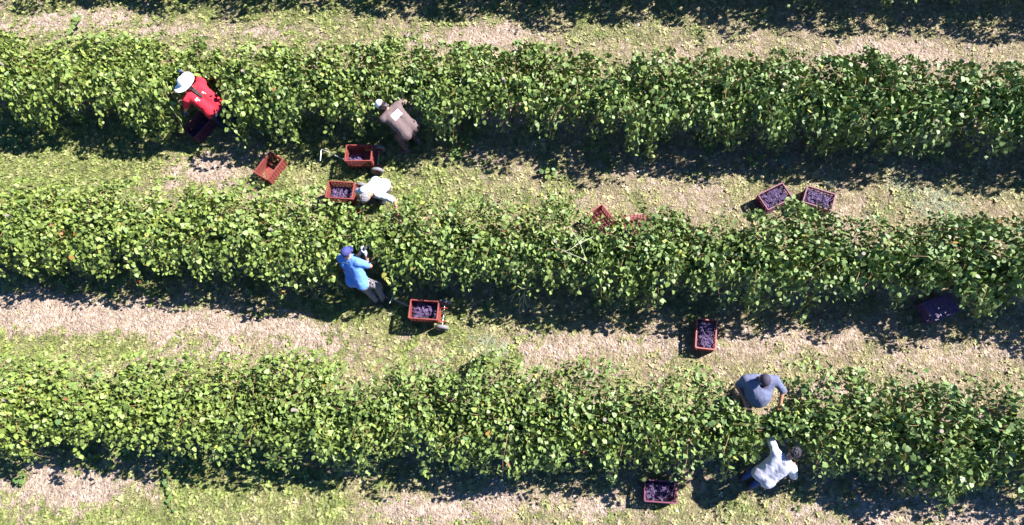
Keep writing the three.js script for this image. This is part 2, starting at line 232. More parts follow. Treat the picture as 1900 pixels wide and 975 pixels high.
// ---------- ground cover ----------
function instances(name, geo, material, list, label, category) {
  const m = shadows(new THREE.InstancedMesh(geo, material, list.length)); m.name = name; scene.add(m);
  const M = new THREE.Matrix4(), q = new THREE.Quaternion(), e = new THREE.Euler(), c = new THREE.Color();
  list.forEach((s, k) => { e.set(s.tx || 0, s.r, s.tz || 0); q.setFromEuler(e); M.compose(V(s.x, s.y, s.z), q, V(s.s, s.s * (s.sy || 1), s.s)); m.setMatrixAt(k, M); m.setColorAt(k, c.setRGB(s.c[0], s.c[1], s.c[2])); });
  tag(m, label, category, null, 'stuff'); return m;
}
const coverMat = new THREE.MeshPhysicalMaterial({ color: 0xffffff, roughness: 0.7, side: THREE.DoubleSide, transmission: 0.15, thickness: 0 });
{
  const strip = (g) => { g.deleteAttribute('color'); return g; };
  const rosette = (n, up) => { const L = new Leaves(); for (let k = 0; k < n; k++) { const a = k / n * 6.28 + rr(-0.4, 0.4), u = up * rr(0.4, 1.3), t = V(Math.cos(a), u, Math.sin(a)).normalize(), nn = V(-Math.cos(a) * u, 1, -Math.sin(a) * u).normalize(); L.add(V(Math.cos(a) * 0.1, rr(0.05, 0.5) * up + 0.05, Math.sin(a) * 0.1), t, nn, rr(0.5, 1), [1, 1, 1], SIMPLE, 0.25, 0.3); } return strip(L.geo()); };
  const blade = [[-0.05, 0], [0.05, 0], [0.035, 0.6], [0, 1], [-0.035, 0.6]];
  const tuft = (n) => { const L = new Leaves(); for (let k = 0; k < n; k++) { const a = rr(0, 6.28), u = rr(0.3, 1.6), t = V(Math.cos(a), u, Math.sin(a)).normalize(), nn = V(-Math.cos(a) * u, 1, -Math.sin(a) * u).normalize(); L.add(V(rr(-0.3, 0.3), 0, rr(-0.3, 0.3)), t, nn, rr(0.6, 1.1), [1, 1, 1], blade, 0, 0.5); } return strip(L.geo()); };
  const A = [], A2 = [], B = [], B2 = [], S = [], C = [], F = [], T = [];
  for (let k = 0; k < 300000; k++) {
    const x = rr(-15, 11.5), z = rr(-12.6, 1.6), c = cover(x, z), g = green(x, z), y = groundY(x, z), sh = rr(0.7, 1.15) * (0.95 + 0.3 * n2(x * 3.7 + 20, z * 3.7) + 0.15 * n2(x * 9, z * 9 + 4)), pick = rnd();
    const b = 0.5 + 0.5 * n2(x * 1.7 + 80, z * 1.7);
    if (rnd() < Math.pow(c, 1.5) * 0.95) {
      const mix = clamp(g - 0.06 + rr(-0.4, 0.4));
      const col = [sh * lerp(0.48, 0.205, mix), sh * lerp(0.4, 0.245, mix), sh * lerp(0.22, 0.055, mix)];
      const e = { x, y: y - 0.004, z, r: rr(0, 6.28), tx: rr(-0.25, 0.25), tz: rr(-0.25, 0.25), s: rr(0.026, 0.072) * (0.75 + 0.5 * g), c: col };
      if (pick < 0.1 + 0.5 * g * b) (rnd() < 0.5 ? A : A2).push(e); else if (pick < 0.9) { e.s *= 1.35; (rnd() < 0.5 ? B : B2).push(e); } else if (x > -2) { e.c = [0.27 * sh, 0.30 * sh, 0.2 * sh]; B.push(e); }
    } else if (pick < 0.3) S.push({ x, y: y + 0.006, z, r: rr(0, 6.28), tx: rr(-0.2, 0.2), tz: rr(-0.3, 0.3), s: rr(0.03, 0.08), c: [0.5 * sh, 0.4 * sh, 0.24 * sh] });
    else if (pick < 0.5) C.push({ x, y: y, z, r: rr(0, 6.28), tx: rr(-1, 1), tz: rr(-1, 1), s: 0.006 + 0.026 * Math.pow(rnd(), 6), sy: 0.65, c: [0.56 * sh, 0.45 * sh, 0.385 * sh] });
  }
  for (const [px, py, n, w] of [[905, 645, 40, 0.4], [1745, 385, 60, 0.45], [1460, 297, 14, 0.14], [1540, 338, 14, 0.14], [1690, 350, 30, 0.4], [1640, 300, 24, 0.4]]) { const q = at(px, py); for (let k = 0; k < n; k++) { const x = q.x + gauss() * w, z = q.z + gauss() * w * 0.7; T.push({ x, y: groundY(x, z), z, r: rr(0, 6.28), s: rr(0.07, 0.13), c: [0.31, 0.34, 0.22] }); } }
  for (const [px, py] of [[640, 259], [638, 257], [1184, 320], [1137, 292], [1244, 273], [120, 272], [62, 248], [1163, 349], [1185, 48], [1165, 75], [795, 68], [872, 250], [485, 247], [340, 282], [922, 893], [930, 893], [1256, 948], [1780, 312], [1420, 38], [760, 345], [706, 352], [725, 583]]) { const q = at(px, py); F.push({ x: q.x, y: groundY(q.x, q.z) + 0.03, z: q.z, r: rr(0, 6), tx: rr(-0.4, 0.4), s: rr(0.02, 0.032), c: [0.75, 0.77, 0.85] }); }
  const nm = [['weeds', rosette(7, 0.5), A, 'low yellow green broad leaved weeds covering the lanes'], ['weeds_001', rosette(9, 0.9), A2, 'bushier yellow green weeds covering the lanes'], ['grass', tuft(9), B, 'short dry and green grass tufts covering the lanes'], ['grass_001', tuft(13), B2, 'denser short grass tufts covering the lanes']];
  for (const [n, g, l, lab] of nm) instances(n, g, coverMat, l, lab, 'ground cover');
  instances('thistle_weeds', tuft(16), coverMat, T, 'grey green feathery weeds in patches on the lanes', 'weeds');
  instances('straw', box(1, 0.04, 0.05), mat(1, 1, 1, 0.9), S, 'loose dry straw scattered over bare soil', 'straw');
  const clod = new THREE.IcosahedronGeometry(1, 0); instances('soil_clods', clod, mat(1, 1, 1, 1), C, 'small crumbly clods of dry soil', 'clods');
  instances('white_flowers', rosette(6, 0.2), mat(1, 1, 1, 0.8), F, 'scattered small white flower heads on the lanes', 'flowers');
}
// single leafy plants on the lanes
for (const [px, py, n, w, label] of [[1018, 322, 22, 0.17, 'low round leaved plant alone on the sunny lane below the second row'], [858, 268, 30, 0.24, 'leafy vine sucker on the lane right of the picker in brown'], [845, 290, 16, 0.14, 'small leafy weed just below the vine sucker'], [1310, 275, 14, 0.16, 'small bluish leafed plant in the shade of the second row'], [45, 890, 14, 0.14, 'small leafy weed at the lower left corner on bare soil'], [1400, 300, 10, 0.12, 'small pale plant on the lane edge right of centre']]) {
  const q = at(px, py), p = thing('leafy_plant', label, 'plant', V(q.x, groundY(q.x, q.z), q.z), 'leafy plants on the lanes');
  const st = [];
  for (let k = 0; k < n; k++) { const a = rr(0, 6.28), d = w * Math.sqrt(rnd()), h = rr(0.06, 0.22), o = V(Math.cos(a) * d, h, Math.sin(a) * d); st.push(tube([V(0, -0.01, 0), V(o.x * 0.5, h * 0.7, o.z * 0.5), o], 0.003, 4, 4)); const m = mesh('leaf', leafGeo(), leafMat, p); m.position.copy(o); m.scale.setScalar(rr(0.07, 0.11)); m.rotation.set(-1.3 + rr(-0.4, 0.4), rr(0, 6.28), rr(-0.4, 0.4), 'YXZ'); }
  mesh('stem', join(st), caneMat, p);
}
// trailing shoots that have left their row
for (const [pts, label] of [[[[306, 800, 0.6], [312, 850, 0.3], [310, 885, 0.1], [316, 915, 0.05], [318, 945, 0.05]], 'long leafy shoot trailing from the lowest row onto the lane'], [[[130, 62, 0.7], [138, 48, 0.45], [145, 36, 0.2], [148, 28, 0.1]], 'bright green shoot reaching up the lane at the top left'], [[[275, 440, 0.9], [283, 465, 0.8], [280, 485, 0.7], [278, 500, 0.6]], 'bright leafy shoot hanging from the middle row on the left']]) {
  const w = pts.map(([a, b, h]) => at(a, b, h)), o = w[w.length - 1].clone().setY(0), s = thing('trailing_shoot', label, 'vine shoot', o, 'trailing vine shoots');
  const c = new THREE.CatmullRomCurve3(w.map((p) => p.sub(o))); mesh('stem', new THREE.TubeGeometry(c, 20, 0.005, 5), caneMat, s);
  for (let k = 0; k < 22; k++) { const p = c.getPoint(k / 21), m = mesh('leaf', leafGeo(), leafMat, s); m.position.set(p.x + rr(-0.06, 0.06), p.y + 0.03, p.z + rr(-0.05, 0.05)); m.scale.setScalar(rr(0.07, 0.12)); m.rotation.set(-1.2 + rr(-0.4, 0.4), rr(0, 6.28), rr(-0.4, 0.4), 'YXZ'); }
}
// dead pale canes pruned from the middle row
const deadMat = mat(0.42, 0.4, 0.26, 0.8);
for (const [lines, label] of [[[[[985, 517, 0.75], [972, 527, 0.7], [960, 540, 0.55], [945, 552, 0.4]], [[980, 524, 0.72], [966, 537, 0.6], [955, 547, 0.45], [949, 558, 0.35]], [[986, 526, 0.75], [974, 540, 0.6], [972, 556, 0.35], [970, 577, 0.05]], [[974, 542, 0.55], [966, 555, 0.4], [963, 565, 0.2], [964, 579, 0.05]], [[973, 545, 0.5], [975, 560, 0.3], [977, 568, 0.2]], [[963, 538, 0.6], [975, 536, 0.65], [990, 534, 0.7]], [[972, 527, 0.7], [962, 528, 0.75]], [[974, 548, 0.5], [982, 549, 0.45], [982, 540, 0.5]]], 'bare pale dead cane hanging from the middle row onto the lane'],
  [[[[1030, 458, 1.45], [1050, 468, 1.5], [1080, 480, 1.5], [1105, 495, 1.35]], [[1035, 470, 1.45], [1060, 462, 1.52], [1085, 440, 1.45]], [[1055, 420, 1.4], [1075, 450, 1.52], [1090, 490, 1.4]], [[1070, 455, 1.5], [1100, 440, 1.45]]], 'tangle of bare pale canes on top of the middle row']]) {
  const w = lines.map((l) => l.map(([a, b, h]) => at(a, b, h))), o = w[0][0].clone().setY(0), s = thing('dead_cane', label, 'dead cane', o, 'dead vine canes');
  for (const l of w) mesh('twig', tube(l.map((p) => p.sub(o)), 0.0055, 14, 6), deadMat, s);
}

// ---------- crates ----------
const plastic = [mat(0.21, 0.048, 0.04, 0.45), mat(0.28, 0.08, 0.075, 0.5), mat(0.16, 0.042, 0.075, 0.45), mat(0.19, 0.1, 0.22, 0.45)];  // last one: red crate plastic with bluish shade mixed into its colour
const CL = 0.6, CW = 0.4, CH = 0.31;
const wallGeo = (w, handle) => {
  const s = new THREE.Shape([[-w / 2, 0], [w / 2, 0], [w / 2, CH - 0.02], [-w / 2, CH - 0.02]].map(([x, y]) => new THREE.Vector2(x, y)));
  const n = Math.round(w / 0.075), cw = (w - 0.04) / n;
  const hole = (x0, x1, y0, y1) => s.holes.push(new THREE.Path([[x0, y0], [x1, y0], [x1, y1], [x0, y1]].map(([x, y]) => new THREE.Vector2(x, y))));
  for (let j = 0; j < 3; j++) for (let i = 0; i < n; i++) { const x = -w / 2 + 0.02 + (i + 0.5) * cw, y = 0.045 + j * 0.075; if (handle && j === 2 && Math.abs(x) < 0.08) continue; hole(x - cw * 0.36, x + cw * 0.36, y, y + 0.016); hole(x - cw * 0.36, x + cw * 0.36, y + 0.03, y + 0.046); }
  if (handle) hole(-0.07, 0.07, 0.205, 0.245);
  const list = [new THREE.ExtrudeGeometry(s, { depth: 0.004, bevelEnabled: false }).translate(0, 0, -0.004)];
  for (let i = 0; i <= n; i++) list.push(box(0.007, CH - 0.03, 0.012, -w / 2 + 0.02 + i * cw, (CH - 0.03) / 2, 0.0055));
  for (const y of [0.012, 0.1, 0.178, 0.262]) list.push(box(w - 0.014, 0.008, 0.014, 0, y, 0.0068));
  return join(list);
};
const longWall = wallGeo(CL - 0.02, false), endWall = wallGeo(CW - 0.02, true);
const rimGeo = (() => {
  const rrect = (P, w, h, r) => { P.moveTo(-w / 2 + r, -h / 2); P.lineTo(w / 2 - r, -h / 2); P.quadraticCurveTo(w / 2, -h / 2, w / 2, -h / 2 + r); P.lineTo(w / 2, h / 2 - r); P.quadraticCurveTo(w / 2, h / 2, w / 2 - r, h / 2); P.lineTo(-w / 2 + r, h / 2); P.quadraticCurveTo(-w / 2, h / 2, -w / 2, h / 2 - r); P.lineTo(-w / 2, -h / 2 + r); P.quadraticCurveTo(-w / 2, -h / 2, -w / 2 + r, -h / 2); return P; };
  const s = rrect(new THREE.Shape(), CL - 0.004, CW - 0.004, 0.03); s.holes.push(rrect(new THREE.Path(), CL - 0.044, CW - 0.044, 0.02));
  return new THREE.ExtrudeGeometry(s, { depth: 0.016, bevelEnabled: true, bevelSize: 0.003, bevelThickness: 0.003, bevelSegments: 2, curveSegments: 5 }).rotateX(-Math.PI / 2).translate(0, CH - 0.019, 0);
})();
const floorGeo = (() => {
  const w = CL - 0.03, d = CW - 0.03, s = new THREE.Shape([[-w / 2, -d / 2], [w / 2, -d / 2], [w / 2, d / 2], [-w / 2, d / 2]].map(([x, y]) => new THREE.Vector2(x, y)));
  for (let i = 0; i < 6; i++) for (let j = 0; j < 4; j++) { const x = -w / 2 + (i + 0.5) * w / 6, y = -d / 2 + (j + 0.5) * d / 4; s.holes.push(new THREE.Path([[x - 0.036, y - 0.006], [x + 0.036, y - 0.006], [x + 0.036, y + 0.006], [x - 0.036, y + 0.006]].map(([a, b]) => new THREE.Vector2(a, b)))); }
  const l = [new THREE.ExtrudeGeometry(s, { depth: 0.006, bevelEnabled: false }).rotateX(-Math.PI / 2).translate(0, 0.014, 0)];
  for (let i = 0; i <= 6; i++) l.push(box(0.012, 0.012, d, -w / 2 + i * w / 6 + (i === 0 ? 0.007 : i === 6 ? -0.007 : 0), 0.0075, 0));
  return join(l);
})();
function crate(label, m = 0) {
  const c = thing('harvest_crate', label, 'crate', V(0, 0, 0), 'red plastic harvest crates'), M = plastic[m];
  mesh('floor', floorGeo, M, c); mesh('rim', rimGeo, M, c);
  for (const s of [1, -1]) { const a = mesh('long_wall', longWall, M, c); a.position.z = s * (CW / 2 - 0.014); a.rotation.y = s > 0 ? 0 : Math.PI; const b = mesh('end_wall', endWall, M, c); b.position.x = s * (CL / 2 - 0.014); b.rotation.y = s * Math.PI / 2; }
  return c;
}
// [rim centre in the picture], clockwise turn in the picture, height of the base
const setCrate = (c, px, py, deg, y = 0, tilt = 0) => { const p = at(px, py, y + CH); c.position.set(p.x, y + groundY(p.x, p.z) + 0.012, p.z); c.rotation.set(0, -deg * Math.PI / 180, tilt, 'YXZ'); return c; };

// grape bunches
const berry = new THREE.SphereGeometry(1, 7, 5);
const bunchGeos = [0, 1, 2, 3].map(() => {
  const l = []; const len = rr(0.11, 0.15);
  for (let k = 0; k < 34; k++) { const t = Math.pow(rnd(), 0.8), a = rnd() * 6.28, R = 0.036 * (1 - 0.65 * t) * Math.sqrt(rnd() * 0.7 + 0.3); l.push(berry.clone().scale(0.0095, 0.0095, 0.0095).translate((t - 0.45) * len, Math.cos(a) * R * 0.85, Math.sin(a) * R)); }
  l.push(new THREE.CylinderGeometry(0.0025, 0.003, 0.04, 5).rotateZ(1.3).translate(-0.45 * len - 0.012, 0.005, 0));
  return join(l);
});
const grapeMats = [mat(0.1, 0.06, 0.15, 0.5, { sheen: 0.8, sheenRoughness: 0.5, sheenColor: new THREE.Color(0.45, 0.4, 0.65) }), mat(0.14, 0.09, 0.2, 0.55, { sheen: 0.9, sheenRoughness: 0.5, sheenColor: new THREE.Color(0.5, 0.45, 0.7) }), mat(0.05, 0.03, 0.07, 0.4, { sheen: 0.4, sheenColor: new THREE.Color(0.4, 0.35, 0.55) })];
function fill(c, where, n, level, { x0 = -0.26, x1 = 0.26, z0 = -0.165, z1 = 0.165 } = {}, pileTo = level) {
  c.updateMatrixWorld(true);
  // what lies under the top bunches
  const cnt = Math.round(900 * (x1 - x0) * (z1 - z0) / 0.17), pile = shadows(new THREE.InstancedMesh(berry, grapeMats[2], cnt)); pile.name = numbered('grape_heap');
  const M = new THREE.Matrix4();
  for (let k = 0; k < cnt; k++) M.compose(V(rr(x0, x1), Math.max(0.03, rr(pileTo - 0.075, pileTo - 0.035)), rr(z0, z1)), new THREE.Quaternion(), V(0.0098, 0.0098, 0.0098)) && pile.setMatrixAt(k, M);
  pile.matrixAutoUpdate = true; pile.position.copy(c.position); pile.quaternion.copy(c.quaternion); scene.add(pile); tag(pile, 'mass of dark grapes deep in ' + where, 'grapes', null, 'stuff');
  const cols = Math.ceil(Math.sqrt(n * (x1 - x0) / (z1 - z0))), rows = Math.ceil(n / cols);
  for (let k = 0; k < n; k++) {
    const i = k % cols, j = Math.floor(k / cols), b = mesh('grape_bunch', bunchGeos[k % 4], grapeMats[Math.floor(rnd() * 2)]);
    const lx = lerp(x0 + 0.03, x1 - 0.03, (i + 0.5) / cols) + rr(-0.02, 0.02), lz = lerp(z0 + 0.02, z1 - 0.02, (j + 0.5) / rows) + rr(-0.02, 0.02);
    b.position.copy(c.localToWorld(V(lx, Math.max(0.058, level - 0.012 + rr(-0.018, 0.014)), lz))); b.rotation.set(rr(-0.5, 0.5), rr(0, 6.28), rr(-0.3, 0.3));
    tag(b, 'dark purple grape bunch lying in ' + where, 'grape bunch', 'grape bunches in ' + where);
  }
}
{
  const c1 = setCrate(crate('harvest crate in deep shade beside the legs of the picker in red', 2), 365, 231, -54);
  fill(c1, 'the shaded crate beside the picker in red', 12, 0.09, {}, 0.09);
  setCrate(crate('empty red harvest crate standing askew on the sunny lane', 0), 497.5, 307, -58);
  const c6 = setCrate(crate('full harvest crate, left of the pair on the right hand lane', 2), 1438.5, 365, -26); fill(c6, 'the left crate of the pair', 32, 0.262);
  const c7 = setCrate(crate('full harvest crate, right of the pair, vine leaves over its edge', 2), 1521, 367.5, 21.5); fill(c7, 'the right crate of the pair', 32, 0.262);
  const c8 = setCrate(crate('full harvest crate standing lengthwise alone in the lower lane', 1), 1310.5, 620.5, 97.5); fill(c8, 'the lone crate in the lower lane', 34, 0.265);
  const c9 = setCrate(crate('harvest crate half in shade at the lower edge of the lowest row', 2), 1226, 912.5, 4); fill(c9, 'the crate below the lowest row', 22, 0.2);
  const c10 = crate('upturned harvest crate with painted purplish shade tint, showing its ribbed bottom in the shade at right', 3); { const p = at(1747, 570, CH); c10.position.set(p.x, CH + 0.02, p.z); c10.rotation.set(Math.PI, 19.5 * Math.PI / 180, 0, 'YXZ'); }
  const c11 = crate('red crate half hidden by leaves, left of the two behind the middle row', 1); { const p = at(1119, 408, CH); c11.position.set(p.x, 0.02, p.z); c11.rotation.set(0, -55 * Math.PI / 180, 0, 'YXZ'); }
  const c12 = crate('red crate lying on its side under leaves, right of the two behind the middle row', 1); { const p = at(1178, 412, CW); c12.position.set(p.x, CW / 2 + 0.015, p.z - CH / 2); c12.rotation.set(Math.PI / 2, 0.03, 0, 'YXZ'); }
}

// ---------- hand carts ----------
const rubber = mat(0.17, 0.16, 0.17, 0.85), steel = mat(0.5, 0.5, 0.52, 0.4, { metalness: 0.6 }), redPaint = mat(0.32, 0.03, 0.025, 0.45), greyWood = mat(0.34, 0.28, 0.25, 0.9);
const R_W = 0.145;
function cart(label, pos, deg, kind) {
  const g = thing('hand_cart', label, 'hand cart', pos, 'two wheeled hand carts for crates'); g.rotation.y = -deg * Math.PI / 180;
  // local: wheels at the +x end, pull handle towards -x; the tray top at 0.2 m
  for (const s of [1, -1]) {
    const w = new THREE.Group(); w.name = 'wheel'; w.position.set(0.345, R_W, s * 0.27); g.add(w);
    mesh('tyre', new THREE.TorusGeometry(R_W - 0.042, 0.042, 12, 28), rubber, w);
    mesh('hub', join([new THREE.CylinderGeometry(R_W - 0.07, R_W - 0.07, 0.03, 20).rotateX(Math.PI / 2), new THREE.CylinderGeometry(0.022, 0.022, 0.085, 12).rotateX(Math.PI / 2)]), redPaint, w);
  }
  mesh('axle', new THREE.CylinderGeometry(0.011, 0.011, 0.54, 10).rotateX(Math.PI / 2).translate(0.345, R_W, 0), steel, g);
  mesh('frame', join([box(0.62, 0.022, 0.025, 0.0, 0.186, 0.16), box(0.62, 0.022, 0.025, 0.0, 0.186, -0.16), box(0.025, 0.022, 0.294, -0.29, 0.186, 0), box(0.025, 0.022, 0.294, 0.29, 0.186, 0), box(0.12, 0.02, 0.02, 0.362, 0.162, 0.14), box(0.12, 0.02, 0.02, 0.362, 0.162, -0.14), box(0.025, 0.2, 0.025, -0.27, 0.075, 0.13), box(0.025, 0.2, 0.025, -0.27, 0.075, -0.13)]), redPaint, g);
  if (kind === 'rod') mesh('handle', tube([V(-0.27, 0.19, 0.0), V(-0.42, 0.2, 0.0), V(-0.5, 0.24, -0.02), V(-0.86, 0.36, -0.16), V(-0.9, 0.36, -0.14), V(-0.9, 0.34, 0.1)], 0.011, 40, 8), steel, g);
  if (kind === 'bar') { mesh('handle', join([new THREE.CylinderGeometry(0.016, 0.019, 0.52, 8).rotateZ(Math.PI / 2 - 0.12).translate(-0.53, 0.21, 0).rotateY(-0.32)]), greyWood, g); mesh('cross_grip', new THREE.CylinderGeometry(0.011, 0.011, 0.24, 8).rotateX(Math.PI / 2).translate(-0.79, 0.25, 0).rotateY(-0.32), steel, g); }
  return g;
}
function onCart(label, px, py, deg, kind, cl, grapes) {
  const b = 0.2, p = at(px, py, b + CH), y = groundY(p.x, p.z), g = cart(label, V(p.x, y, p.z), deg, kind);
  const c = crate(cl, 0); c.position.set(p.x, y + b, p.z); c.rotation.y = g.rotation.y; if (grapes) fill(c, ...grapes); return g;
}
onCart('hand cart with a bent steel pull rod below the picker in brown', 665, 284, 1.5, 'rod', 'red crate on the hand cart beside the picker in brown', ['the crate near the picker in brown', 10, 0.1, { x0: -0.26, x1: 0.06, z0: -0.06, z1: 0.165 }, 0.1]);
onCart('hand cart behind the picker in the blue shirt, wooden pull bar', 786, 575, 5, 'bar', 'red crate on the hand cart behind the picker in blue', ['the crate behind the picker in blue', 20, 0.15, {}, 0.15]);
onCart('hand cart under a crate, half hidden beside the grey haired picker', 630, 352, 6, 'none', 'red crate beside the grey haired picker in the white shirt', ['the crate beside the grey haired picker', 18, 0.14, {}, 0.14]);

// ---------- people ----------
const smin = (a, b, k) => { const h = Math.max(k - Math.abs(a - b), 0) / k; return Math.min(a, b) - h * h * k * 0.25; };
function cap(a, b, ra, rb, cut) { // tapered capsule, optionally cut flat at b
  const d = b.clone().sub(a), L2 = d.lengthSq() || 1e-9, u = d.clone().normalize();
  const f = (x, y, z) => { const px = x - a.x, py = y - a.y, pz = z - a.z, t = clamp((px * d.x + py * d.y + pz * d.z) / L2), qx = px - d.x * t, qy = py - d.y * t, qz = pz - d.z * t; let r = Math.sqrt(qx * qx + qy * qy + qz * qz) - lerp(ra, rb, t); if (cut) r = Math.max(r, (x - b.x) * u.x + (y - b.y) * u.y + (z - b.z) * u.z); return r; };
  const R = Math.max(ra, rb); f.box = new THREE.Box3().setFromPoints([a, b]).expandByScalar(R); return f;
}
function blend(list, k) { const f = (x, y, z) => { let d = list[0](x, y, z); for (let i = 1; i < list.length; i++) d = smin(d, list[i](x, y, z), k); return d; }; f.box = list.reduce((B, g) => B.union(g.box), new THREE.Box3()); return f; }
function net(f, cell, B = f.box) { // naive surface nets
  const b = B.clone().expandByScalar(cell * 2.5 + 0.012), s = b.getSize(V(0, 0, 0)), nx = Math.ceil(s.x / cell) + 1, ny = Math.ceil(s.y / cell) + 1, nz = Math.ceil(s.z / cell) + 1, F = new Float32Array(nx * ny * nz), id = new Int32Array(nx * ny * nz).fill(-1), pos = [], idx = [];
  const I = (i, j, k) => (k * ny + j) * nx + i;
  for (let k = 0; k < nz; k++) for (let j = 0; j < ny; j++) for (let i = 0; i < nx; i++) F[I(i, j, k)] = f(b.min.x + i * cell, b.min.y + j * cell, b.min.z + k * cell);
  const E = []; for (let c = 0; c < 8; c++) for (const q of [1, 2, 4]) if (!(c & q)) E.push([c, c | q]);
  for (let k = 0; k < nz - 1; k++) for (let j = 0; j < ny - 1; j++) for (let i = 0; i < nx - 1; i++) {
    const v = []; let m = 0; for (let c = 0; c < 8; c++) { v[c] = F[I(i + (c & 1), j + ((c >> 1) & 1), k + (c >> 2))]; if (v[c] < 0) m |= 1 << c; }
    if (m === 0 || m === 255) continue;
    let x = 0, y = 0, z = 0, n = 0;
    for (const [p, q] of E) if ((v[p] < 0) !== (v[q] < 0)) { const t = v[p] / (v[p] - v[q]); x += lerp(p & 1, q & 1, t); y += lerp((p >> 1) & 1, (q >> 1) & 1, t); z += lerp(p >> 2, q >> 2, t); n++; }
    id[I(i, j, k)] = pos.length / 3; pos.push(b.min.x + (i + x / n) * cell, b.min.y + (j + y / n) * cell, b.min.z + (k + z / n) * cell);
  }
  const quad = (a, b2, c, d, flip) => { if (a < 0 || b2 < 0 || c < 0 || d < 0) return; flip ? idx.push(a, c, b2, a, d, c) : idx.push(a, b2, c, a, c, d); };
  for (let k = 1; k < nz - 1; k++) for (let j = 1; j < ny - 1; j++) for (let i = 1; i < nx - 1; i++) {
    const s0 = F[I(i, j, k)] < 0;
    if (s0 !== F[I(i + 1, j, k)] < 0) quad(id[I(i, j - 1, k - 1)], id[I(i, j, k - 1)], id[I(i, j, k)], id[I(i, j - 1, k)], !s0);
    if (s0 !== F[I(i, j + 1, k)] < 0) quad(id[I(i - 1, j, k - 1)], id[I(i - 1, j, k)], id[I(i, j, k)], id[I(i, j, k - 1)], !s0);
    if (s0 !== F[I(i, j, k + 1)] < 0) quad(id[I(i - 1, j - 1, k)], id[I(i, j - 1, k)], id[I(i, j, k)], id[I(i - 1, j, k)], !s0);
  }
  const g = new THREE.BufferGeometry(); g.setAttribute('position', new THREE.Float32BufferAttribute(pos, 3)); g.setIndex(idx); g.computeVertexNormals(); return g;
}
function ik(a, t, l1, l2, pole) { const d = t.clone().sub(a), D = Math.min(d.length(), (l1 + l2) * 0.995); d.normalize(); const x = (l1 * l1 - l2 * l2 + D * D) / (2 * D), h = Math.sqrt(Math.max(0, l1 * l1 - x * x)), p = pole.clone().addScaledVector(d, -pole.dot(d)).normalize(); return [a.clone().addScaledVector(d, x).addScaledVector(p, h), a.clone().addScaledVector(d, D)]; }
const wrinkle = (amp) => (x, y, z) => amp * (n3(x * 8, y * 5, z * 8) * 0.9 + 0.6 * n3(x * 17 + 3, y * 13, z * 17));
const ell = (c, B, rx, ry, rz) => { const f = (x, y, z) => { const dx = x - c.x, dy = y - c.y, dz = z - c.z, u = (dx * B[0].x + dy * B[0].y + dz * B[0].z) / rx, v = (dx * B[1].x + dy * B[1].y + dz * B[1].z) / ry, w = (dx * B[2].x + dy * B[2].y + dz * B[2].z) / rz, k = Math.sqrt(u * u + v * v + w * w); return (k - 1) * Math.min(rx, ry, rz); }; f.box = new THREE.Box3(c.clone(), c.clone()).expandByScalar(Math.max(rx, ry, rz)); return f; };
const skinTone = { light: [0.5, 0.27, 0.19], tan: [0.42, 0.2, 0.13] };
